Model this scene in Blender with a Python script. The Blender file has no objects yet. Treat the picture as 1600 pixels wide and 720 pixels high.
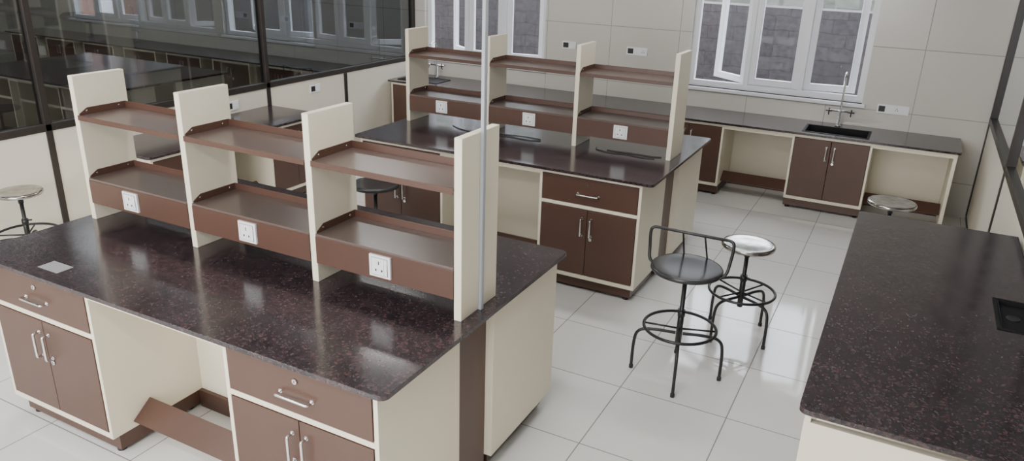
import bpy, math
from mathutils import Vector, Matrix

SC=bpy.context.scene
COL=bpy.context.collection

# ---------------------------------------------------------------- materials
def newmat(name):
    m=bpy.data.materials.new(name);m.use_nodes=True
    nt=m.node_tree
    return m,nt,nt.nodes['Principled BSDF']
def N(nt,t,**kw):
    n=nt.nodes.new(t)
    for k,v in kw.items(): setattr(n,k,v)
    return n
def simple(name,col,rough=.5,metal=0,bump=0,bscale=200,var=.06,vscale=3,spec=.5):
    m,nt,b=newmat(name);L=nt.links.new
    tc=N(nt,'ShaderNodeTexCoord')
    no=N(nt,'ShaderNodeTexNoise');no.inputs['Scale'].default_value=vscale;no.inputs['Detail'].default_value=4
    L(tc.outputs['Object'],no.inputs['Vector'])
    cr=N(nt,'ShaderNodeValToRGB')
    a=[c*(1-var) for c in col];c2=[min(1,c*(1+var)) for c in col]
    cr.color_ramp.elements[0].position=.3;cr.color_ramp.elements[0].color=(*a,1)
    cr.color_ramp.elements[1].position=.7;cr.color_ramp.elements[1].color=(*c2,1)
    L(no.outputs['Fac'],cr.inputs['Fac']);L(cr.outputs['Color'],b.inputs['Base Color'])
    b.inputs['Roughness'].default_value=rough;b.inputs['Metallic'].default_value=metal
    b.inputs['Specular IOR Level'].default_value=spec
    if bump:
        n2=N(nt,'ShaderNodeTexNoise');n2.inputs['Scale'].default_value=bscale
        L(tc.outputs['Object'],n2.inputs['Vector'])
        bp=N(nt,'ShaderNodeBump');bp.inputs['Strength'].default_value=bump;bp.inputs['Distance'].default_value=.002
        L(n2.outputs['Fac'],bp.inputs['Height']);L(bp.outputs['Normal'],b.inputs['Normal'])
    return m
CREAM=simple('cream_powder_coat',(.80,.735,.585),.42,var=.008)
BROWN=simple('brown_powder_coat',(.086,.043,.030),.36,var=.03)
BROWNL=simple('brown_shelf_sheen',(.112,.080,.068),.28,var=.03,spec=.65)  # lighter, greyer copy of the brown; sheen of shelf tops put into colour
BLACK=simple('black_paint',(.012,.012,.013),.35)
BLACKS=simple('black_seat',(.028,.028,.030),.24,var=.15,vscale=8)
CHROME=simple('chrome',(.72,.72,.72),.16,1)
STEEL=simple('polished_steel',(.40,.385,.36),.13,1,var=.35,vscale=16)  # colour bands put in for bright and dark reflections on the seats
WHITEP=simple('white_plastic',(.82,.83,.84),.3,var=.02)
DARKP=simple('dark_hole',(.02,.02,.02),.5)
DARKFRAME=simple('dark_brown_frame',(.028,.022,.019),.4)
UPVC=simple('white_window_frame',(.78,.79,.83),.35,var=.02)
SINKM=simple('black_sink',(.008,.008,.009),.6,spec=.2)
GREYPVC=simple('grey_conduit',(.38,.40,.43),.5,var=.03,spec=.2)
CEIL=simple('ceiling_paint',(.78,.78,.77),.8)
CREAMW=simple('cream_partition',(.74,.69,.58),.4,var=.01)
ORANGE=simple('orange_wall_paint',(.22,.12,.09),.8)
GRASS=simple('grass_bank',(.026,.030,.019),.9,bump=1,bscale=30,var=.5,vscale=9)
GROUND=simple('outdoor_ground',(.1,.095,.09),.9)
REFLECTION=simple('pale_reflection',(.30,.29,.30),.12)

def tile_mat(name,col,grout,ax,size,off,gw,rough,bumpy=.0,var=.03):
    m,nt,b=newmat(name);L=nt.links.new
    tc=N(nt,'ShaderNodeTexCoord');sp=N(nt,'ShaderNodeSeparateXYZ');L(tc.outputs['Object'],sp.inputs[0])
    masks=[];cells=[]
    for i in range(2):
        s=N(nt,'ShaderNodeMath',operation='SUBTRACT');L(sp.outputs[ax[i]],s.inputs[0]);s.inputs[1].default_value=off[i]
        d=N(nt,'ShaderNodeMath',operation='DIVIDE');L(s.outputs[0],d.inputs[0]);d.inputs[1].default_value=size[i]
        fl=N(nt,'ShaderNodeMath',operation='FLOOR');L(d.outputs[0],fl.inputs[0]);cells.append(fl)
        f=N(nt,'ShaderNodeMath',operation='FRACT');L(d.outputs[0],f.inputs[0])
        c=N(nt,'ShaderNodeMath',operation='SUBTRACT');L(f.outputs[0],c.inputs[0]);c.inputs[1].default_value=.5
        a=N(nt,'ShaderNodeMath',operation='ABSOLUTE');L(c.outputs[0],a.inputs[0])
        g=N(nt,'ShaderNodeMath',operation='GREATER_THAN');L(a.outputs[0],g.inputs[0]);g.inputs[1].default_value=.5-gw/size[i]/2
        masks.append(g)
    mx=N(nt,'ShaderNodeMath',operation='MAXIMUM');L(masks[0].outputs[0],mx.inputs[0]);L(masks[1].outputs[0],mx.inputs[1])
    cb=N(nt,'ShaderNodeCombineXYZ');L(cells[0].outputs[0],cb.inputs[0]);L(cells[1].outputs[0],cb.inputs[1])
    wn=N(nt,'ShaderNodeTexWhiteNoise');L(cb.outputs[0],wn.inputs[0])
    no=N(nt,'ShaderNodeTexNoise');no.inputs['Scale'].default_value=2.5;no.inputs['Detail'].default_value=5;L(tc.outputs['Object'],no.inputs['Vector'])
    ad=N(nt,'ShaderNodeMath',operation='ADD');L(wn.outputs['Value'],ad.inputs[0]);L(no.outputs['Fac'],ad.inputs[1])
    cr=N(nt,'ShaderNodeMapRange');L(ad.outputs[0],cr.inputs[0]);cr.inputs['From Min'].default_value=.3;cr.inputs['From Max'].default_value=1.7
    cr.inputs['To Min'].default_value=1-var;cr.inputs['To Max'].default_value=1+var
    vm=N(nt,'ShaderNodeVectorMath',operation='SCALE');vm.inputs[0].default_value=col;L(cr.outputs[0],vm.inputs['Scale'])
    mix=N(nt,'ShaderNodeMix',data_type='RGBA');L(mx.outputs[0],mix.inputs['Factor']);L(vm.outputs[0],mix.inputs['A']);mix.inputs['B'].default_value=(*grout,1)
    L(mix.outputs['Result'],b.inputs['Base Color'])
    rr=N(nt,'ShaderNodeMapRange');L(mx.outputs[0],rr.inputs[0]);rr.inputs['To Min'].default_value=rough;rr.inputs['To Max'].default_value=.7
    L(rr.outputs[0],b.inputs['Roughness'])
    iv=N(nt,'ShaderNodeMath',operation='SUBTRACT');iv.inputs[0].default_value=1;L(mx.outputs[0],iv.inputs[1])
    bp=N(nt,'ShaderNodeBump');bp.inputs['Strength'].default_value=.3;bp.inputs['Distance'].default_value=.001;L(iv.outputs[0],bp.inputs['Height']);L(bp.outputs[0],b.inputs['Normal'])
    return m
FLOORM=tile_mat('glossy_floor_tiles',(.70,.695,.67),(.20,.20,.19),(0,1),(.6,.6),(.24,.045),.006,.07)
WALLM=tile_mat('beige_wall_tiles',(.60,.575,.52),(.31,.30,.27),(0,2),(.775,.6),(1.44,.93),.007,.22)
WALLM2=tile_mat('beige_wall_tiles_side',(.60,.575,.52),(.31,.30,.27),(1,2),(.775,.6),(0,.93),.007,.22)

def stone_mat():
    m,nt,b=newmat('stone_block_wall');L=nt.links.new
    tc=N(nt,'ShaderNodeTexCoord');mp=N(nt,'ShaderNodeMapping');mp.inputs['Rotation'].default_value=(math.pi/2,0,0);L(tc.outputs['Object'],mp.inputs[0])
    no=N(nt,'ShaderNodeTexNoise');no.inputs['Scale'].default_value=6;L(tc.outputs['Object'],no.inputs[0])
    mv=N(nt,'ShaderNodeMix',data_type='VECTOR');mv.inputs['Factor'].default_value=.06;L(mp.outputs[0],mv.inputs[4]);L(no.outputs['Color'],mv.inputs[5])
    br=N(nt,'ShaderNodeTexBrick');L(mv.outputs[1],br.inputs['Vector']);br.inputs['Scale'].default_value=1
    br.inputs['Brick Width'].default_value=.30;br.inputs['Row Height'].default_value=.15;br.inputs['Mortar Size'].default_value=.010;br.inputs['Mortar Smooth'].default_value=1
    br.inputs['Color1'].default_value=(.066,.059,.063,1);br.inputs['Color2'].default_value=(.082,.074,.078,1);br.inputs['Mortar'].default_value=(.050,.045,.048,1)
    n2=N(nt,'ShaderNodeTexNoise');n2.inputs['Scale'].default_value=16;n2.inputs['Detail'].default_value=8;L(tc.outputs['Object'],n2.inputs[0])
    mr=N(nt,'ShaderNodeMapRange');L(n2.outputs['Fac'],mr.inputs[0]);mr.inputs['From Min'].default_value=.3;mr.inputs['From Max'].default_value=.7;mr.inputs['To Min'].default_value=.75;mr.inputs['To Max'].default_value=1.22
    vs=N(nt,'ShaderNodeVectorMath',operation='SCALE');L(br.outputs['Color'],vs.inputs[0]);L(mr.outputs[0],vs.inputs['Scale']);L(vs.outputs[0],b.inputs['Base Color'])
    b.inputs['Roughness'].default_value=.9
    return m
STONE=stone_mat()

def granite_mat():
    m,nt,b=newmat('maroon_granite');L=nt.links.new
    tc=N(nt,'ShaderNodeTexCoord')
    n0=N(nt,'ShaderNodeTexNoise');n0.inputs['Scale'].default_value=60;n0.inputs['Detail'].default_value=3;L(tc.outputs['Object'],n0.inputs[0])
    mv=N(nt,'ShaderNodeMix',data_type='VECTOR');mv.inputs['Factor'].default_value=.02;L(tc.outputs['Object'],mv.inputs[4]);L(n0.outputs['Color'],mv.inputs[5])
    v=N(nt,'ShaderNodeTexVoronoi');v.inputs['Scale'].default_value=108;L(mv.outputs[1],v.inputs['Vector'])
    sp=N(nt,'ShaderNodeSeparateColor');L(v.outputs['Color'],sp.inputs[0])
    cr=N(nt,'ShaderNodeValToRGB');e=cr.color_ramp.elements
    e[0].position=0;e[0].color=(.014,.011,.014,1);e[1].position=1;e[1].color=(.078,.040,.041,1)
    for p,c in [(.40,(.021,.016,.019)),(.62,(.033,.022,.025)),(.82,(.046,.027,.029)),(.94,(.062,.033,.034))]:
        x=e.new(p);x.color=(*c,1)
    L(sp.outputs[0],cr.inputs[0])
    v2=N(nt,'ShaderNodeTexVoronoi');v2.inputs['Scale'].default_value=180;L(tc.outputs['Object'],v2.inputs['Vector'])
    s2=N(nt,'ShaderNodeSeparateColor');L(v2.outputs['Color'],s2.inputs[0])
    g=N(nt,'ShaderNodeMapRange');g.inputs['From Min'].default_value=.84;g.inputs['From Max'].default_value=.98;L(s2.outputs[1],g.inputs[0])
    g.inputs['To Max'].default_value=.5
    mix=N(nt,'ShaderNodeMix',data_type='RGBA');L(g.outputs[0],mix.inputs['Factor']);L(cr.outputs[0],mix.inputs['A']);mix.inputs['B'].default_value=(.09,.083,.092,1)
    n3=N(nt,'ShaderNodeTexNoise');n3.inputs['Scale'].default_value=7;n3.inputs['Detail'].default_value=4;L(tc.outputs['Object'],n3.inputs[0])
    mr=N(nt,'ShaderNodeMapRange');L(n3.outputs['Fac'],mr.inputs[0]);mr.inputs['From Min'].default_value=.3;mr.inputs['From Max'].default_value=.7;mr.inputs['To Min'].default_value=.85;mr.inputs['To Max'].default_value=1.2
    vs=N(nt,'ShaderNodeVectorMath',operation='SCALE');L(mix.outputs['Result'],vs.inputs[0]);L(mr.outputs[0],vs.inputs['Scale']);L(vs.outputs[0],b.inputs['Base Color'])
    r=N(nt,'ShaderNodeMapRange');L(n3.outputs['Fac'],r.inputs[0]);r.inputs['To Min'].default_value=.13;r.inputs['To Max'].default_value=.23;L(r.outputs[0],b.inputs['Roughness'])
    b.inputs['Specular IOR Level'].default_value=.65
    return m
GRANITE=granite_mat()

def glass_mat(name,tint,k=1.0):
    m,nt,b=newmat(name);L=nt.links.new;nt.nodes.remove(b)
    out=nt.nodes['Material Output']
    t=N(nt,'ShaderNodeBsdfTransparent');t.inputs[0].default_value=(*tint,1)
    g=N(nt,'ShaderNodeBsdfGlossy');g.inputs['Roughness'].default_value=.02;g.inputs['Color'].default_value=(.9,.93,.95,1)
    lw=N(nt,'ShaderNodeLayerWeight');lw.inputs['Blend'].default_value=.5
    pw=N(nt,'ShaderNodeMath',operation='POWER');L(lw.outputs['Facing'],pw.inputs[0]);pw.inputs[1].default_value=5
    mu=N(nt,'ShaderNodeMath',operation='MULTIPLY_ADD');mu.inputs[1].default_value=.9*k;mu.inputs[2].default_value=.04*k;mu.use_clamp=True;L(pw.outputs[0],mu.inputs[0])
    mx=N(nt,'ShaderNodeMixShader');L(mu.outputs[0],mx.inputs[0]);L(t.outputs[0],mx.inputs[1]);L(g.outputs[0],mx.inputs[2]);L(mx.outputs[0],out.inputs[0])
    return m
GLASS=glass_mat('clear_window_glass',(.96,.97,.98),.2)
TGLASS=glass_mat('tinted_partition_glass',(.55,.575,.59),2.2)
def emis(name,col,s):
    m,nt,b=newmat(name)
    b.inputs['Base Color'].default_value=(.8,.8,.8,1);b.inputs['Emission Color'].default_value=(*col,1);b.inputs['Emission Strength'].default_value=s
    return m
LAMP=emis('lamp_diffuser',(1,.985,.96),31)

# ---------------------------------------------------------------- mesh builder
def chaikin(p,it=2,closed=False):
    p=[Vector(a) for a in p]
    for _ in range(it):
        q=[]
        n=len(p)
        if not closed:q.append(p[0])
        for i in range(n if closed else n-1):
            a,b=p[i],p[(i+1)%n]
            q+=[a*.75+b*.25,a*.25+b*.75]
        if not closed:q.append(p[-1])
        p=q
    return p
class MB:
    def __init__(s): s.v=[];s.f=[];s.m=[];s.s=[];s.mats=[]
    def mi(s,mat):
        if mat not in s.mats:s.mats.append(mat)
        return s.mats.index(mat)
    def face(s,idx,mat,sm=False): s.f.append(idx);s.m.append(s.mi(mat));s.s.append(sm)
    def box(s,a,b,mat):
        x0,y0,z0=a;x1,y1,z1=b;o=len(s.v)
        s.v+=[(x0,y0,z0),(x1,y0,z0),(x1,y1,z0),(x0,y1,z0),(x0,y0,z1),(x1,y0,z1),(x1,y1,z1),(x0,y1,z1)]
        for f in [(0,3,2,1),(4,5,6,7),(0,1,5,4),(1,2,6,5),(2,3,7,6),(3,0,4,7)]: s.face([o+i for i in f],mat)
        return s
    def prism(s,poly,axis,a,b,mat):
        n=len(poly);o=len(s.v)
        for h in (a,b):
            for p in poly:
                s.v.append({'x':(h,p[0],p[1]),'y':(p[0],h,p[1]),'z':(p[0],p[1],h)}[axis])
        s.face([o+i for i in range(n)][::-1],mat);s.face([o+n+i for i in range(n)],mat)
        for i in range(n): s.face([o+i,o+(i+1)%n,o+n+(i+1)%n,o+n+i],mat)
        return s
    def tube(s,pts,r,mat,n=12,closed=False):
        pts=[Vector(p) for p in pts];m=len(pts);o=len(s.v);T=[]
        for i in range(m):
            if closed: t=pts[(i+1)%m]-pts[i-1]
            else: t=pts[min(i+1,m-1)]-pts[max(i-1,0)]
            T.append(t.normalized())
        up=Vector((0,0,1)) if abs(T[0].z)<.9 else Vector((1,0,0))
        nrm=(up-T[0]*up.dot(T[0])).normalized()
        for i in range(m):
            nrm=(nrm-T[i]*nrm.dot(T[i])).normalized();bn=T[i].cross(nrm)
            for k in range(n):
                a=2*math.pi*k/n;s.v.append(tuple(pts[i]+(nrm*math.cos(a)+bn*math.sin(a))*r))
        for i in range(m if closed else m-1):
            j=(i+1)%m
            for k in range(n):
                k2=(k+1)%n;s.face([o+i*n+k,o+i*n+k2,o+j*n+k2,o+j*n+k],mat,True)
        if not closed:
            s.face([o+k for k in range(n)][::-1],mat);s.face([o+(m-1)*n+k for k in range(n)],mat)
        return s
    def ring(s,c,R,r,mat,seg=48,n=10):
        c=Vector(c)
        return s.tube([c+Vector((R*math.cos(2*math.pi*i/seg),R*math.sin(2*math.pi*i/seg),0)) for i in range(seg)],r,mat,n,True)
    def lathe(s,prof,c,mat,seg=40,sm=True):
        o=len(s.v);n=len(prof)
        for i in range(seg):
            a=2*math.pi*i/seg
            for r,z in prof: s.v.append((c[0]+r*math.cos(a),c[1]+r*math.sin(a),c[2]+z))
        for i in range(seg):
            j=(i+1)%seg
            for k in range(n-1): s.face([o+i*n+k,o+j*n+k,o+j*n+k+1,o+i*n+k+1],mat,sm)
        s.face([o+i*n for i in range(seg)][::-1],mat);s.face([o+i*n+n-1 for i in range(seg)],mat)
        return s
    def mesh(s,name):
        me=bpy.data.meshes.new(name);me.from_pydata([tuple(v) for v in s.v],[],s.f)
        for m in s.mats: me.materials.append(m)
        me.polygons.foreach_set('material_index',s.m);me.polygons.foreach_set('use_smooth',s.s);me.update()
        return me
def link(name,data,parent=None,loc=(0,0,0),rot=(0,0,0)):
    o=bpy.data.objects.new(name,data);COL.objects.link(o)
    if parent is not None:o.parent=parent
    o.location=loc;o.rotation_euler=rot
    return o
def obj(mb,name,parent=None,loc=(0,0,0),rot=(0,0,0),bevel=0,seg=2):
    o=link(name,mb if isinstance(mb,bpy.types.Mesh) else mb.mesh(name),parent,loc,rot)
    if bevel:
        b=o.modifiers.new('bevel','BEVEL');b.width=bevel;b.segments=seg;b.limit_method='ANGLE';b.angle_limit=math.radians(40)
    return o
def tag(o,label,cat,group=None):
    o['label']=label;o['category']=cat
    if group:o['group']=group
    return o
def struct(o): o['kind']='structure';return o

# ---------------------------------------------------------------- room shell
XL=-4.30;XR=2.075;YB=6.36;YF=-3.6;ZC=3.1;XO=-12.6;XE=5.0
struct(obj(MB().box((XO-.2,YF-.2,-.1),(XE+.2,YB,0),FLOORM),'floor'))
struct(obj(MB().box((XO-.2,YF-.2,ZC),(XE+.2,YB+.25,ZC+.1),CEIL),'ceiling'))
wins=[(-11.2,-9.5),(-7.65,-5.95),(-4.12,-2.46),(-.76,.99)]
SILL=.975;HEAD=2.5
w=MB();w.box((XO-.2,YB,-.1),(XE+.2,YB+.22,SILL),WALLM);w.box((XO-.2,YB,HEAD),(XE+.2,YB+.22,ZC),WALLM)
xs=[XO-.2]+[a for p in wins for a in p]+[XE+.2]
for i in range(0,len(xs),2): w.box((xs[i],YB,SILL),(xs[i+1],YB+.22,HEAD),WALLM)
struct(obj(w,'wall_back'))
struct(obj(MB().box((XO-.2,YF-.2,0),(XO,YB,ZC),WALLM2),'wall_far_left'))
struct(obj(MB().box((XE,YF-.2,0),(XE+.2,YB,ZC),WALLM2),'wall_far_right'))
struct(obj(MB().box((XO,YF-.2,0),(XE,YF,ZC),WALLM),'wall_front'))

def sash(mb,w,h,t=.05,fw=.065):
    mb.box((0,0,0),(fw,t,h),UPVC);mb.box((w-fw,0,0),(w,t,h),UPVC);mb.box((fw,0,0),(w-fw,t,fw),UPVC);mb.box((fw,0,h-fw),(w-fw,t,h),UPVC)
    mb.box((fw,t/2-.003,fw),(w-fw,t/2+.003,h-fw),GLASS)
for i,(a,b) in enumerate(wins):
    W=b-a;h=HEAD-SILL;e=link('window_%d'%(i+1),None,None,(a,YB,SILL));struct(e)
    f=MB();F=.06;y0,y1=.06,.13
    f.box((0,y0,0),(F,y1,h),UPVC);f.box((W-F,y0,0),(W,y1,h),UPVC);f.box((F,y0,0),(W-F,y1,F),UPVC);f.box((F,y0,h-F),(W-F,y1,h),UPVC)
    u=(W-2*F)/3
    for k in (1,2): f.box((F+u*k-.025,y0,F),(F+u*k+.025,y1,h-F),UPVC)
    f.box((F,.08,F),(W-F,.081,F+.002),UPVC)
    f.box((-.03,-.035,-.03),(W+.03,y0,0),UPVC)
    obj(f,'window_frame',e,bevel=.004)
    for k,(side,ang) in enumerate([('L',38),('M',0),('R',10)]):
        s=MB();sash(s,u-.05,h-2*F-.01);
        if side=='R': 
            o=obj(s,'window_sash',e,(F+2*u+.025,.09,F+.005),(0,0,math.radians(ang)),bevel=.004)
        elif side=='M':
            o=obj(s,'window_sash',e,(F+u+.025,.07,F+.005),bevel=.004)
        else:
            s2=MB();sash(s2,u-.05,h-2*F-.01);s2.v=[(v[0]-(u-.05),v[1],v[2]) for v in s2.v]
            o=obj(s2,'window_sash',e,(F+u-.025,.09,F+.005),(0,0,-math.radians(ang)),bevel=.004)

def partition(x,name,posts,sgn,zr=.93):
    l=MB();l.box((x-.025,YF,0.04),(x+.025,YB,zr),CREAMW);struct(obj(l,name))
    t=MB();t.box((x-.035,YF,zr),(x+.035,YB,zr+.055),DARKFRAME);t.box((x-.035,YF,ZC-.06),(x+.035,YB,ZC),DARKFRAME);t.box((x-.03,YF,0),(x+.03,YB,.04),DARKFRAME)
    for y,full in posts: t.box((x-.035,y-.025,0.04),(x+.035,y+.025,ZC-.06 if full else zr),DARKFRAME)
    return t
tl=partition(XL,'wall_left',[(-2.6,1),(-.6,1),(1.56,1),(3.80,1),(4.98,0),(6.33,1)],1)
struct(obj(tl,'trim_1',bevel=.004))
tr=partition(XR+.035,'wall_right',[(-2.6,1),(-.3,1),(2.1,1),(4.43,1),(6.33,1)],-1)
struct(obj(tr,'trim_2',bevel=.004))
def panes(x,ys,st):
    n=st
    for a,b in zip(ys[:-1],ys[1:]):
        n+=1;struct(obj(MB().box((x-.004,a+.025,.985),(x+.004,b-.025,ZC-.06),TGLASS),'window_%d'%n))
    return n
n=panes(XL,[YF-.02,-2.6,-.6,1.56,3.80,6.33],4)
n=panes(XR+.035,[YF-.02,-2.6,-.3,2.1,4.43,6.33],n)

# outside
o=obj(MB().box((-16,8.0,-.3),(8,8.4,1.72),STONE),'retaining_wall');tag(o,'rough grey stone block retaining wall outside the windows','wall');o['kind']='structure'
g=MB();g.prism([(8.4,-.3),(8.4,1.68),(10,2.3),(15,5.2),(15,-.3)],'x',-16,8,GRASS)
o=obj(g,'grass_bank');tag(o,'green grassy bank above the stone retaining wall','slope');o['kind']='stuff'
o=obj(MB().box((-16,YB+.22,-.3),(8,8.0,-.1),GROUND),'outdoor_ground');o['kind']='structure';tag(o,'bare concrete strip between building and stone wall','ground')
bb=MB();bb.box((-15,7.8,-.1),(-9.9,7.98,3.4),ORANGE);bb.box((-15,7.77,1.9),(-9.9,7.82,2.0),UPVC)
for xx in (-14,-12.4,-10.9): bb.box((xx,7.77,.9),(xx+.5,7.8,1.6),UPVC)
o=obj(bb,'painted_building_wall');tag(o,'orange painted building wall with white trims outside window','building')

# ---------------------------------------------------------------- furniture parts
def rounded(P,r,k=5):
    P=[Vector(p) for p in P];q=[P[0]]
    for i in range(1,len(P)-1):
        a=(P[i-1]-P[i]).normalized()*r+P[i];c=(P[i+1]-P[i]).normalized()*r+P[i]
        for j in range(k+1):
            t=j/k;q.append(a*(1-t)**2+P[i]*2*t*(1-t)+c*t*t)
    return q+[P[-1]]
def handle_mesh(L=.12,vertical=True):
    h=L/2;s=.032
    p=[(0,0,-h),(0,-s,-h),(0,-s,h),(0,0,h)] if vertical else [(-h,0,0),(-h,-s,0),(h,-s,0),(h,0,0)]
    q=rounded(p,.008);P=[Vector(a) for a in p]
    m=MB();m.tube(q,.0062,CHROME,12)
    for e in (P[0],P[-1]): m.tube([e+Vector((0,-.003,0)),e+Vector((0,0.0005,0))],.0095,CHROME,12)
    return m.mesh('handle')
HV=handle_mesh(.125,True);HH=handle_mesh(.155,False)
lk=MB();lk.tube([(0,0,0),(0,-.007,0)],.011,CHROME,16);lk.box((-.0012,-.0078,-.005),(.0012,-.0069,.005),DARKP)
LOCK=lk.mesh('lock')
FOOT=MB().lathe([(.022,0),(.022,.012),(.012,.015),(.012,.03)],(0,0,0),BLACK,16).mesh('levelling_foot')

def cabinet(loc,w,d,h,ang=0,drawer=True,kl=0,kr=0,label='',group='base cabinets',opentop=False):
    E=link('base_cabinet',None,None,loc,(0,0,math.radians(ang)))
    b=MB();t=.02
    b.box((0,0,.1),(t,d,h),CREAM);b.box((w-t,0,.1),(w,d,h),CREAM);b.box((t,d-.015,.1),(w-t,d,h),CREAM)
    b.box((t,0,.1),(w-t,d-.015,.13),CREAM)
    b.box((t,0,h-.03),(w-t,.03 if opentop else d-.015,h),CREAM)
    zd=.655
    if drawer: b.box((t,0,zd-.025),(w-t,.025,zd),CREAM)
    obj(b,'body',E,bevel=.0015)
    k=MB();k.box((kl,.032,.022),(w-kr,d-.04,.1),BROWN)
    obj(k,'plinth',E,bevel=.002)
    for x in (kl+.04,w-kr-.04):
        for y in (.06,d-.09): obj(FOOT,'levelling_foot',E,(x,y,0))
    gp=.004
    if drawer:
        D=MB();D.box((t+gp,-.003,zd+gp),(w-t-gp,.016,h-.03-gp),BROWN)
        dr=obj(D,'drawer',E,bevel=.002)
        zc=(zd+h-.03)/2
        obj(HH,'handle',dr,(w/2,-.003,zc-.015));obj(LOCK,'lock',dr,(w/2,-.003,zc+.05))
        ztop=zd-.025
    else: ztop=h-.03
    m=w/2
    for i,(a,c) in enumerate([(t+gp,m-.002),(m+.002,w-t-gp)]):
        D=MB();D.box((a,-.003,.13+gp),(c,.016,ztop-gp),BROWN)
        dr=obj(D,'door',E,bevel=.002)
        hx=m-.035 if i==0 else m+.035
        obj(HV,'handle',dr,(hx,-.003,ztop-.13))
        if i==1: obj(LOCK,'lock',dr,(hx,-.003,ztop-.215))
    tag(E,label or 'cream metal base cabinet with brown drawer and two doors','cabinet',group)
    return E
def knee(loc,w,d,h,ang=0,legs=(0,0),label=''):
    E=link('knee_space_frame',None,None,loc,(0,0,math.radians(ang)))
    obj(MB().box((0,0,h-.045),(w,.022,h),CREAM),'front_rail',E,bevel=.0015)
    obj(MB().box((0,d-.03,.1),(w,d-.012,h),CREAM),'back_panel',E,bevel=.0015)
    if legs[1]: obj(MB().box((w-.03,0,0.02),(w,d-.03,h-.045),CREAM),'end_panel',E,bevel=.0015)
    obj(MB().box((0,d-.05,.0),(w,d-.012,.1),BROWN),'plinth',E)
    r=MB();x1=w-(.03 if legs[1] else 0)
    r.prism([(.11,.138),(.135,.128),(.225,.205),(.215,.218)],'x',.003,x1-.003,BROWN)
    for xx in (.003,x1-.023): r.prism([(.13,.13),(.2,.11),(.24,.18),(.22,.205)],'x',xx,xx+.02,BROWN)
    obj(r,'footrest',E,bevel=.001)
    tag(E,label or 'open cream knee space with a slanted brown footrest','bench','knee spaces')
    return E
def worktop(x0,y0,x1,y1,z,label,r=(.03,.03,.03,.03),hole=None,th=.02):
    import bmesh
    bm=bmesh.new();pts=[]
    cs=[(x0,y0,180),(x1,y0,270),(x1,y1,0),(x0,y1,90)]
    for (cx,cy,a0),rr in zip(cs,r):
        if rr<=0: pts.append((cx,cy));continue
        ox=cx+(rr if cx==x0 else -rr);oy=cy+(rr if cy==y0 else -rr)
        for k in range(7):
            a=math.radians(a0+90*k/6);pts.append((ox+rr*math.cos(a),oy+rr*math.sin(a)))
    def loop(ps):
        vs=[bm.verts.new((p[0],p[1],z-th)) for p in ps]
        return [bm.edges.new((vs[i],vs[(i+1)%len(vs)])) for i in range(len(vs))]
    es=loop(pts)
    if hole:
        a,b,c,d=hole;es+=loop([(a,b),(c,b),(c,d),(a,d)])
    bmesh.ops.triangle_fill(bm,use_beauty=True,use_dissolve=False,edges=es)
    fs=bm.faces[:];
    ex=bmesh.ops.extrude_face_region(bm,geom=fs)
    bmesh.ops.translate(bm,verts=[v for v in ex['geom'] if isinstance(v,bmesh.types.BMVert)],vec=(0,0,th))
    bmesh.ops.recalc_face_normals(bm,faces=bm.faces[:])
    me=bpy.data.meshes.new('worktop');bm.to_mesh(me);bm.free();me.materials.append(GRANITE)
    o=obj(me,'worktop',bevel=.006,seg=3)
    return tag(o,label,'countertop')

# reagent rack --------------------------------------------------------------
PX=[-2.381,-1.611,-.841,-.093];T=.035;RY0,RY1=.586,.877;ZT=1.663;Z0=.9
def socket_mesh(w=.095,h=.095,kind='socket'):
    m=MB();m.box((-w/2,-.010,-h/2),(w/2,0,h/2),WHITEP)
    if kind=='socket':
        m.box((-.040,-.0125,-.038),(.040,-.0102,.038),WHITEP)
        for q in ((-.041,-.0103,-.039,-.040,.039),(.040,-.0103,-.039,.041,.039)): m.box((q[0],-.0128,q[2]),(q[3],-.0104,q[4]),DARKP)
        m.box((-.041,-.0128,.038),(.041,-.0104,.039),DARKP);m.box((-.041,-.0128,-.039),(.041,-.0104,-.038),DARKP)
        m.box((-.006,-.0132,.008),(-.001,-.0122,.024),DARKP)
        for sx in (-.022,.009): m.box((sx,-.0132,-.022),(sx+.007,-.0122,-.012),DARKP)
        m.box((.0225,-.0128,-.037),(.0235,-.0122,.037),DARKP)
        m.box((.025,-.0145,-.016),(.036,-.0122,.016),WHITEP)
    else:
        n=max(2,int(w/.07));u=(w-.02)/n
        for i in range(n):
            a=-w/2+.01+i*u+.004
            if kind=='dark' and i==0: m.box((a,-.0125,-h/2+.015),(a+u-.008,-.0102,h/2-.015),DARKP);continue
            m.box((a,-.0125,-h/2+.012),(a+u-.008,-.0102,h/2-.012),WHITEP)
            if i%2==0:
                for q in (.3,.6): m.box((a+u*q-.003,-.0132,-.012),(a+u*q+.003,-.0122,-.002),DARKP)
                m.box((a+u*.45-.003,-.0132,.006),(a+u*.45+.003,-.0122,.016),DARKP)
    return m.mesh('power_socket')
SOCK=socket_mesh(.108,.098)
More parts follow.
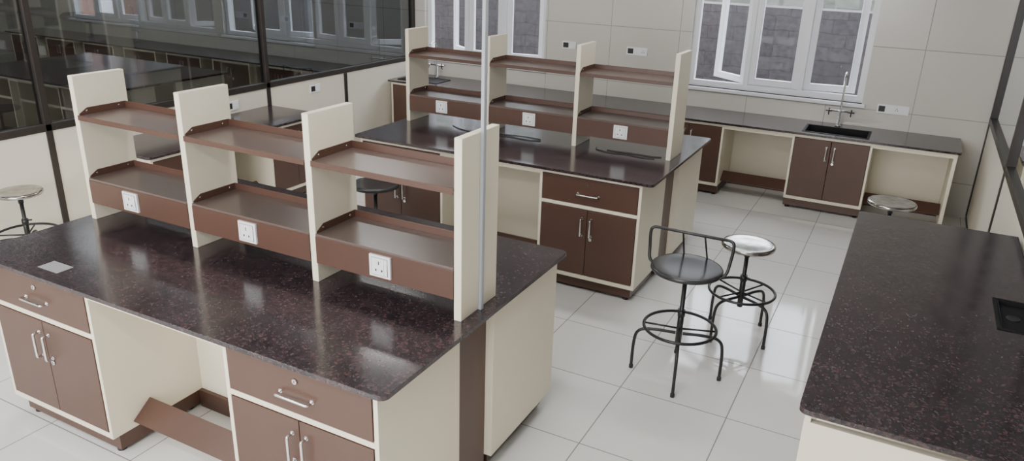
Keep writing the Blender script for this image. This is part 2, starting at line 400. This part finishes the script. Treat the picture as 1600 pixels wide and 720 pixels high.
def rack(dx,dy,label):
    E=link('reagent_rack',None,None,(dx,dy,Z0))
    for p in PX: obj(MB().box((p,RY0,0),(p+T,RY1,ZT-Z0),CREAM),'upright_panel',E,bevel=.0025)
    for i in range(3):
        a=PX[i]+T+.001;b=PX[i+1]-.001;y0=RY0-.004;y1=RY1-.02
        def tray(m,z,fh):
            m.box((a,y0,z-.012),(b,y1,z),BROWNL)
            if fh: m.box((a,y0-.002,z-fh),(b,y0+.002,z+.002),BROWN)
            m.box((a,y1-.003,z-.0),(b,y1,z+.034),BROWN)
            for x in (a,b-.003): m.prism([(y0+.01,z),(y1,z),(y1,z+.034),(y0+.055,z+.034),(y0+.01,z+.008)],'x',x,x+.003,BROWN)
            for x in (a+.003,b-.006):
                for y in (y0+.05,y1-.04): m.tube([(x,y,z+.018),(x+.003,y,z+.018)],.005,CHROME,10)
        s=MB();tray(s,1.463-Z0,.024);obj(s,'shelf',E,bevel=.001)
        s=MB();tray(s,1.133-Z0,0);s.box((a,y0-.002,.995-Z0),(b,y1-.04,1.121-Z0),BROWN)
        r=obj(s,'raceway_shelf',E,bevel=.001)
        xm=(a+b)/2-.0;
        obj(SOCK,'power_socket',r,(xm+[-.04,0.0,.0][i],y0-.002,1.062-Z0),bevel=.001)
    return tag(E,label,'shelf','reagent racks')
R1=rack(0,0,'cream and brown reagent rack standing on granite island bench')
R2=rack(-.007,2.916,'cream and brown reagent rack with loose cables on island bench')

HB=.88
def island(dx,dy,lab,ex=0):
    worktop(-2.435+dx,-.018+dy,.006+ex+dx,1.52+dy,.9,'polished maroon granite worktop on '+lab,r=(.03,.035,.035,.03))
    xs=[(-2.405,-1.635),(-1.635,-.815),(-.815,-.06)]
    fd=.55
    for i,(a,b) in enumerate(xs):
        if i==1: knee((a+dx,.03+dy,0),b-a,fd,HB,label='cream knee space with footrest in '+lab)
        else: cabinet((a+dx,.03+dy,0),b-a,fd,HB,kl=.045 if i==0 else 0,kr=.03 if i==2 else 0,label='cream cabinet, brown drawer and doors, '+lab)
    xs=[(-2.405,-1.6),(-1.6,-.78),(-.78,-.03)]
    for i,(a,b) in enumerate(xs):
        if i==1: knee((b+dx,1.47+dy,0),b-a,.655,HB,180,label='cream knee space with footrest in '+lab)
        else: cabinet((b+dx,1.47+dy,0),b-a,.655,HB,180,kl=.045 if i==2 else 0,kr=.045 if i==0 else 0,label='cream cabinet, brown drawer and doors, '+lab)
    s=MB();s.box((-2.36+dx,.582+dy,0.02),(-.068+dx,.813+dy,HB),BROWN)
    tag(obj(s,'service_duct_panel',bevel=.001),'brown metal service duct between cabinets of '+lab,'panel','service ducts')
island(0,0,'long island bench')
island(-.005,2.869,'second island bench',.018)
island(-5.45,2.869,'bench beyond glass')
island(-5.45,0,'spare bench beyond glass')

# back bench
HW=.74;ZB=.76
worktop(-4.24,5.70,1.885,6.35,ZB,'long maroon granite worktop along the tiled wall',r=(.03,.04,.0,.0),hole=(.56,5.80,1.12,6.13))
D2=.58
lay=[('c',-4.2,-3.5),('k',-3.5,-2.85),('c',-2.85,-2.15),('k',-2.15,-1.52),('c',-1.52,-.87),('c',-.87,-.17),('k',-.17,.48),('c',.48,1.18),('K',1.18,1.86)]
for t,a,b in lay:
    if t=='c': cabinet((a,5.735,0),b-a,D2,HW,drawer=False,label='cream cabinet with two brown doors along tiled wall',group='wall bench cabinets',opentop=(a==.48))
    else: knee((a,5.735,0),b-a,D2,HW,legs=(0,t=='K'),label='open cream knee space with footrest along tiled wall')
# left bench
worktop(-4.265,1.85,-3.58,3.80,ZB,'maroon granite worktop beside the glass partition',r=(0,.03,.03,0))
cabinet((-3.615,1.89,0),.68,.6,HW,90,drawer=False,label='cream cabinet with two brown doors by glass partition',group='wall bench cabinets')
knee((-3.615,2.57,0),.55,.6,HW,90,label='open cream knee space by the glass partition')
cabinet((-3.615,3.12,0),.66,.6,HW,90,drawer=False,label='cream cabinet with two brown doors by glass partition',group='wall bench cabinets')
# right bench
worktop(1.248,.645,2.068,3.045,.9,'wide maroon granite worktop beside the glazed side wall',r=(.035,0,0,.02),hole=(1.903,1.70,2.02,2.02))
cabinet((1.285,3.01,0),.75,.75,HB,-90,label='cream cabinet with brown drawer under side bench')
cabinet((1.285,2.26,0),.78,.75,HB,-90,label='cream cabinet with brown drawer under side bench')
knee((1.27,1.48,0),.80,.75,HB,-90,legs=(0,1),label='open cream knee space under side bench')
# bench in the next room along the back wall
worktop(-12.0,5.70,-4.36,6.35,ZB,'granite worktop along the wall of the adjoining lab',r=(0,0,0,0))
for i in range(8):
    a=-11.9+i*.93
    cabinet((a,5.735,0),.7,D2,HW,drawer=False,label='cream cabinet with brown doors in the adjoining lab',group='adjoining lab cabinets')

# sinks
def sink(x0,y0,x1,y1,z,dep,label,rim=.014):
    E=link('sink',None,None,((x0+x1)/2,(y0+y1)/2,z));a=(x1-x0)/2;b=(y1-y0)/2;t=.006
    m=MB()
    m.box((-a-rim,-b-rim,0),(a+rim,-b,.004),SINKM);m.box((-a-rim,b,0),(a+rim,b+rim,.004),SINKM)
    m.box((-a-rim,-b,0),(-a,b,.004),SINKM);m.box((a,-b,0),(a+rim,b,.004),SINKM)
    a-=.002;b-=.002
    m.box((-a,-b,-dep),(a,b,-dep+t),SINKM)
    m.box((-a,-b,-dep+t),(-a+t,b,.003),SINKM);m.box((a-t,-b,-dep+t),(a,b,.003),SINKM)
    m.box((-a+t,-b,-dep+t),(a-t,-b+t,.003),SINKM);m.box((-a+t,b-t,-dep+t),(a-t,b,.003),SINKM)
    obj(m,'basin',E)
    r=min(.03,a*.5)
    obj(MB().lathe([(r,0),(r,.003),(r*.8,.004),(r*.6,.001)],(0,0,-dep+t),BLACK,20),'drain',E)
    return tag(E,label,'sink','lab sinks')
sink(.56,5.80,1.12,6.13,ZB,.12,'black rectangular lab sink set in granite worktop')
sink(1.903,1.70,2.02,2.02,.9,.019,'small black cup sink at worktop edge')
s=link('sink',None,None,(-3.88,5.97,ZB));m=MB();m.box((-.27,-.15,0),(.27,.15,.003),SINKM)
m.box((-.28,-.16,0),(.28,-.15,.006),SINKM);m.box((-.28,.15,0),(.28,.16,.006),SINKM);m.box((-.28,-.15,0),(-.27,.15,.006),SINKM);m.box((.27,-.15,0),(.28,.15,.006),SINKM)
obj(m,'basin',s);tag(s,'black rectangular sink at the end of wall worktop','sink','lab sinks')
def tap(x,y,z,label,S=1):
    E=link('lab_tap',None,None,(x,y,z))
    m=MB();m.lathe([(.026,0),(.026,.01),(.014,.016),(.012,.16)],(0,0,0),CHROME,20)
    m.tube([(-.1,0,.15),(.1,0,.15)],.009,CHROME,12)
    obj(m,'tap_body',E)
    p=chaikin([(0,0,.15),(0,0,.42),(0,0,.50),(0,-.07,.54),(0,-.15,.50),(0,-.16,.42)],3)
    if S<1: p=[Vector((v.x,v.y,.15+(v.z-.15)*S)) for v in p]
    obj(MB().tube(p,.009*S,CHROME,10),'spout',E)
    for s in (-1,1):
        h=MB();h.tube([(s*.1,-.045,.15),(s*.1,.03,.15)],.010,CHROME,12);h.tube([(s*.1-.03,-.045,.15),(s*.1+.03,-.045,.15)],.006,BLACK,8);h.tube([(s*.1,-.045,.12),(s*.1,-.045,.18)],.006,BLACK,8)
        h.tube([(s*.1,-.0,.15),(s*.1,-.03,.11)],.006,CHROME,8)
        obj(h,'tap_handle',E)
    return tag(E,label,'tap','lab taps')
tap(.82,6.22,ZB,'chrome swan neck lab tap behind black sink')
tap(-3.86,6.22,ZB,'chrome lab tap behind sink at worktop end',.75)

# wall sockets
def wsock(x,z,w,label,kind='dark'):
    o=obj(socket_mesh(w,.085,kind),'wall_socket',None,(x,YB-.0005,z),bevel=.001);tag(o,label,'socket','wall sockets')
wsock(-1.34,1.28,.235,'white modular wall socket on beige tiles')
wsock(-2.15,1.28,.17,'white modular wall socket beside the window')
wsock(1.27,.955,.28,'wide white modular wall socket on beige tiles')
wsock(-5.2,1.28,.235,'white wall socket in the adjoining lab')
for y,z in ((4.47,.83),(3.32,.83)):
    o=obj(socket_mesh(.16,.085,'dark'),'wall_socket',None,(XL+.0255,y,z),(0,0,math.pi/2),bevel=.001);tag(o,'white socket plate on cream partition panel','socket','partition sockets')

# conduit
m=MB();m.box((-.0575,.722,.9),(-.0435,.744,ZC),GREYPVC);m.box((-.0440,.726,.9),(-.0425,.740,ZC),GREYPVC)
tag(obj(m,'conduit_pipe',bevel=.002),'thin grey vertical conduit rising beside the rack panel','pipe')
o=obj(MB().box((-2.00,.05,.9),(-1.86,.13,.901),REFLECTION),'reflection_sheet');tag(o,'small pale sheet standing in for a reflection on granite worktop','reflection')  # thin pale sheet added in place of a reflection in the granite
# cables
def cable(pts,lab):
    o=obj(MB().tube(chaikin(pts,3),.0032,BLACK,8),'power_cable');tag(o,lab,'cable','bench cables')
def P(x,y,z): return (x-.007,y+2.916,z)
cable([P(-.66,.66,.904),P(-.64,.58,.904),P(-.50,.545,.904),P(-.40,.58,.904),P(-.28,.55,.904),P(-.17,.57,.904)],'black power cable lying under the rack')
cable([P(-.56,.62,.904),P(-.5,.61,.904),P(-.36,.63,.904),P(-.2,.61,.904),P(-.14,.64,.904)],'black power cable lying under the rack')
cable([P(-1.95,.64,.904),P(-1.85,.57,.904),P(-1.72,.54,.904),P(-1.66,.57,.904),P(-1.5,.54,.904),P(-1.36,.57,.904),P(-1.2,.54,.904),P(-1.1,.58,.904)],'black power cable lying under the rack')
cable([P(-1.55,.61,.904),P(-1.45,.60,.904),P(-1.3,.64,.904),P(-1.12,.62,.904)],'black power cable lying under the rack')

# stools
def leg_pts(a,R,hub):
    c,s=math.cos(a),math.sin(a)
    p=[(0.02*c,.02*s,hub),(.6*R*c,.6*R*s,hub+.005),(R*.93*c,R*.93*s,hub-.01),(R*c,R*s,hub-.09),(R*c,R*s,0.0)]
    return [Vector(p[0])]+chaikin(p,3)[1:]
def stool(loc,seat_z,seat_r,black=False,back=False,rot=0,label='',ringz=.31,R=.24,lr=0):
    E=link('lab_stool',None,None,loc,(0,0,rot));hub=.27
    for k in range(4):
        a=k*math.pi/2+lr
        m=MB();m.tube(leg_pts(a,R,hub),.0095,BLACK,10)
        m.lathe([(.013,0),(.013,.02),(.010,.024)],(R*math.cos(a),R*math.sin(a),0),BLACK,12)
        obj(m,'leg',E)
    m=MB();m.ring((0,0,ringz),.205,.009,BLACK,48,10)
    for k in range(4):
        a=k*math.pi/2+lr
        m.tube([(.0,.0,ringz-.01),(.205*math.cos(a),.205*math.sin(a),ringz)],.006,BLACK,8)
    obj(m,'foot_ring',E)
    m=MB();m.lathe([(.018,hub-.07),(.018,hub+.12),(.013,hub+.125),(.013,seat_z-.05)],(0,0,0),BLACK,20)
    m.lathe([(.018,seat_z-.09),(.018,seat_z-.05),(.08,seat_z-.035),(.08,seat_z-.026)],(0,0,0),BLACK,24)
    m.tube([(.015,0,hub+.14),(.045,0,hub+.14)],.006,BLACK,8)
    m.tube([(0,0,hub+.11),(0,0,hub+.15)],.022,BLACK,16)
    obj(m,'column',E)
    t=.028;mat=BLACKS if black else STEEL
    obj(MB().lathe([(seat_r-.02,-t),(seat_r-.004,-t+.003),(seat_r,-t+.010),(seat_r,-.008),(seat_r-.005,-.001),(seat_r-.02,0),(seat_r*.6,-.004),(.02,-.006)],(0,0,seat_z),mat,56),'seat',E)
    if back:
        zr=seat_z+.184;X=.236
        pts=[(-seat_r*.93,.0,seat_z-.02),(-seat_r-.02,.0,seat_z-.005),(-X+.008,.02,seat_z+.07),(-X,.03,zr-.03),(-X+.012,.035,zr)]
        for k in range(1,8):
            t=k/8;x=(-X+.012)*(1-2*t);pts.append((x,.035+.045*math.sin(math.pi*t),zr-.018*math.sin(math.pi*t)))
        pts+=[(-x,y,z) for x,y,z in pts[:5]][::-1]
        m=MB();m.tube(chaikin(pts,2),.009,BLACK,10)
        for sx in (-1,1):
            m.tube([(sx*.068,seat_r*.93,seat_z-.015),(sx*.062,.078,zr-.016)],.0055,BLACK,8)
        obj(m,'backrest',E)
    return tag(E,label,'stool','lab stools')
stool((.465,2.145,0),.69,.2,True,True,0,'black metal swivel stool with low curved backrest',R=.255,lr=math.radians(14))
stool((.67,2.84,0),.636,.165,rot=math.radians(-31),label='round steel-top stool with black base and foot ring',R=.23)
stool((1.42,4.28,0),.64,.17,rot=.5,label='round steel-top stool behind the side bench',R=.23)
stool((-4.0,1.11,0),.63,.15,rot=math.pi/4,label='round steel-top stool beside the glass partition',R=.22)
stool((-1.97,2.50,0),.67,.18,True,rot=.3,label='black-seated round stool before second island bench')
stool((-5.25,5.3,0),.69,.2,True,True,math.pi,'black stool with curved backrest beyond the glass')

# ceiling lights
LM=MB();LM.box((-.6,-.15,-.03),(.6,.15,0),WHITEP);LM.box((-.57,-.12,-.034),(.57,.12,-.0301),LAMP);LMm=LM.mesh('ceiling_light')
for x in (-10,-7,-3.0,.2):
    for y in (-1.6,1.0,3.6):
        o=obj(LMm,'ceiling_light',None,(x,y,ZC));tag(o,'slim white ceiling light panel with diffuser','light','ceiling lights')
def area(loc,size,power,rot=(0,0,0),col=(1,1,1)):
    l=bpy.data.lights.new('area','AREA');l.shape='RECTANGLE';l.size=size[0];l.size_y=size[1];l.energy=power;l.color=col
    o=bpy.data.objects.new('fill_lamp',l);COL.objects.link(o);o.location=loc;o.rotation_euler=rot;return o
area((-1.2,-3.4,2.0),(4.5,1.6),270,(math.radians(80),0,0),(.98,.98,1))  # added soft fill behind the camera, no window on that wall

wd=bpy.data.worlds.new('w');SC.world=wd;wd.use_nodes=True;nt=wd.node_tree
bg=nt.nodes['Background'];bg.inputs[0].default_value=(.88,.92,1,1);bg.inputs[1].default_value=9.5

# ---------------------------------------------------------------- camera
cx,cy,cz=1.3769,-1.7719,2.3482;yw,pt,rl=.4757,.3620,.0306;f=1184.78
fw=Vector((-math.sin(yw)*math.cos(pt),math.cos(yw)*math.cos(pt),-math.sin(pt)))
r0=Vector((math.cos(yw),math.sin(yw),0));u0=r0.cross(fw)
Rv=r0*math.cos(rl)+u0*math.sin(rl);Uv=u0*math.cos(rl)-r0*math.sin(rl)
cd=bpy.data.cameras.new('camera');co=bpy.data.objects.new('camera',cd);COL.objects.link(co)
M=Matrix((Rv,Uv,-fw)).transposed().to_4x4();M.translation=(cx,cy,cz);co.matrix_world=M
cd.sensor_width=36;cd.lens=f*36/1600;cd.clip_start=.05;SC.camera=co
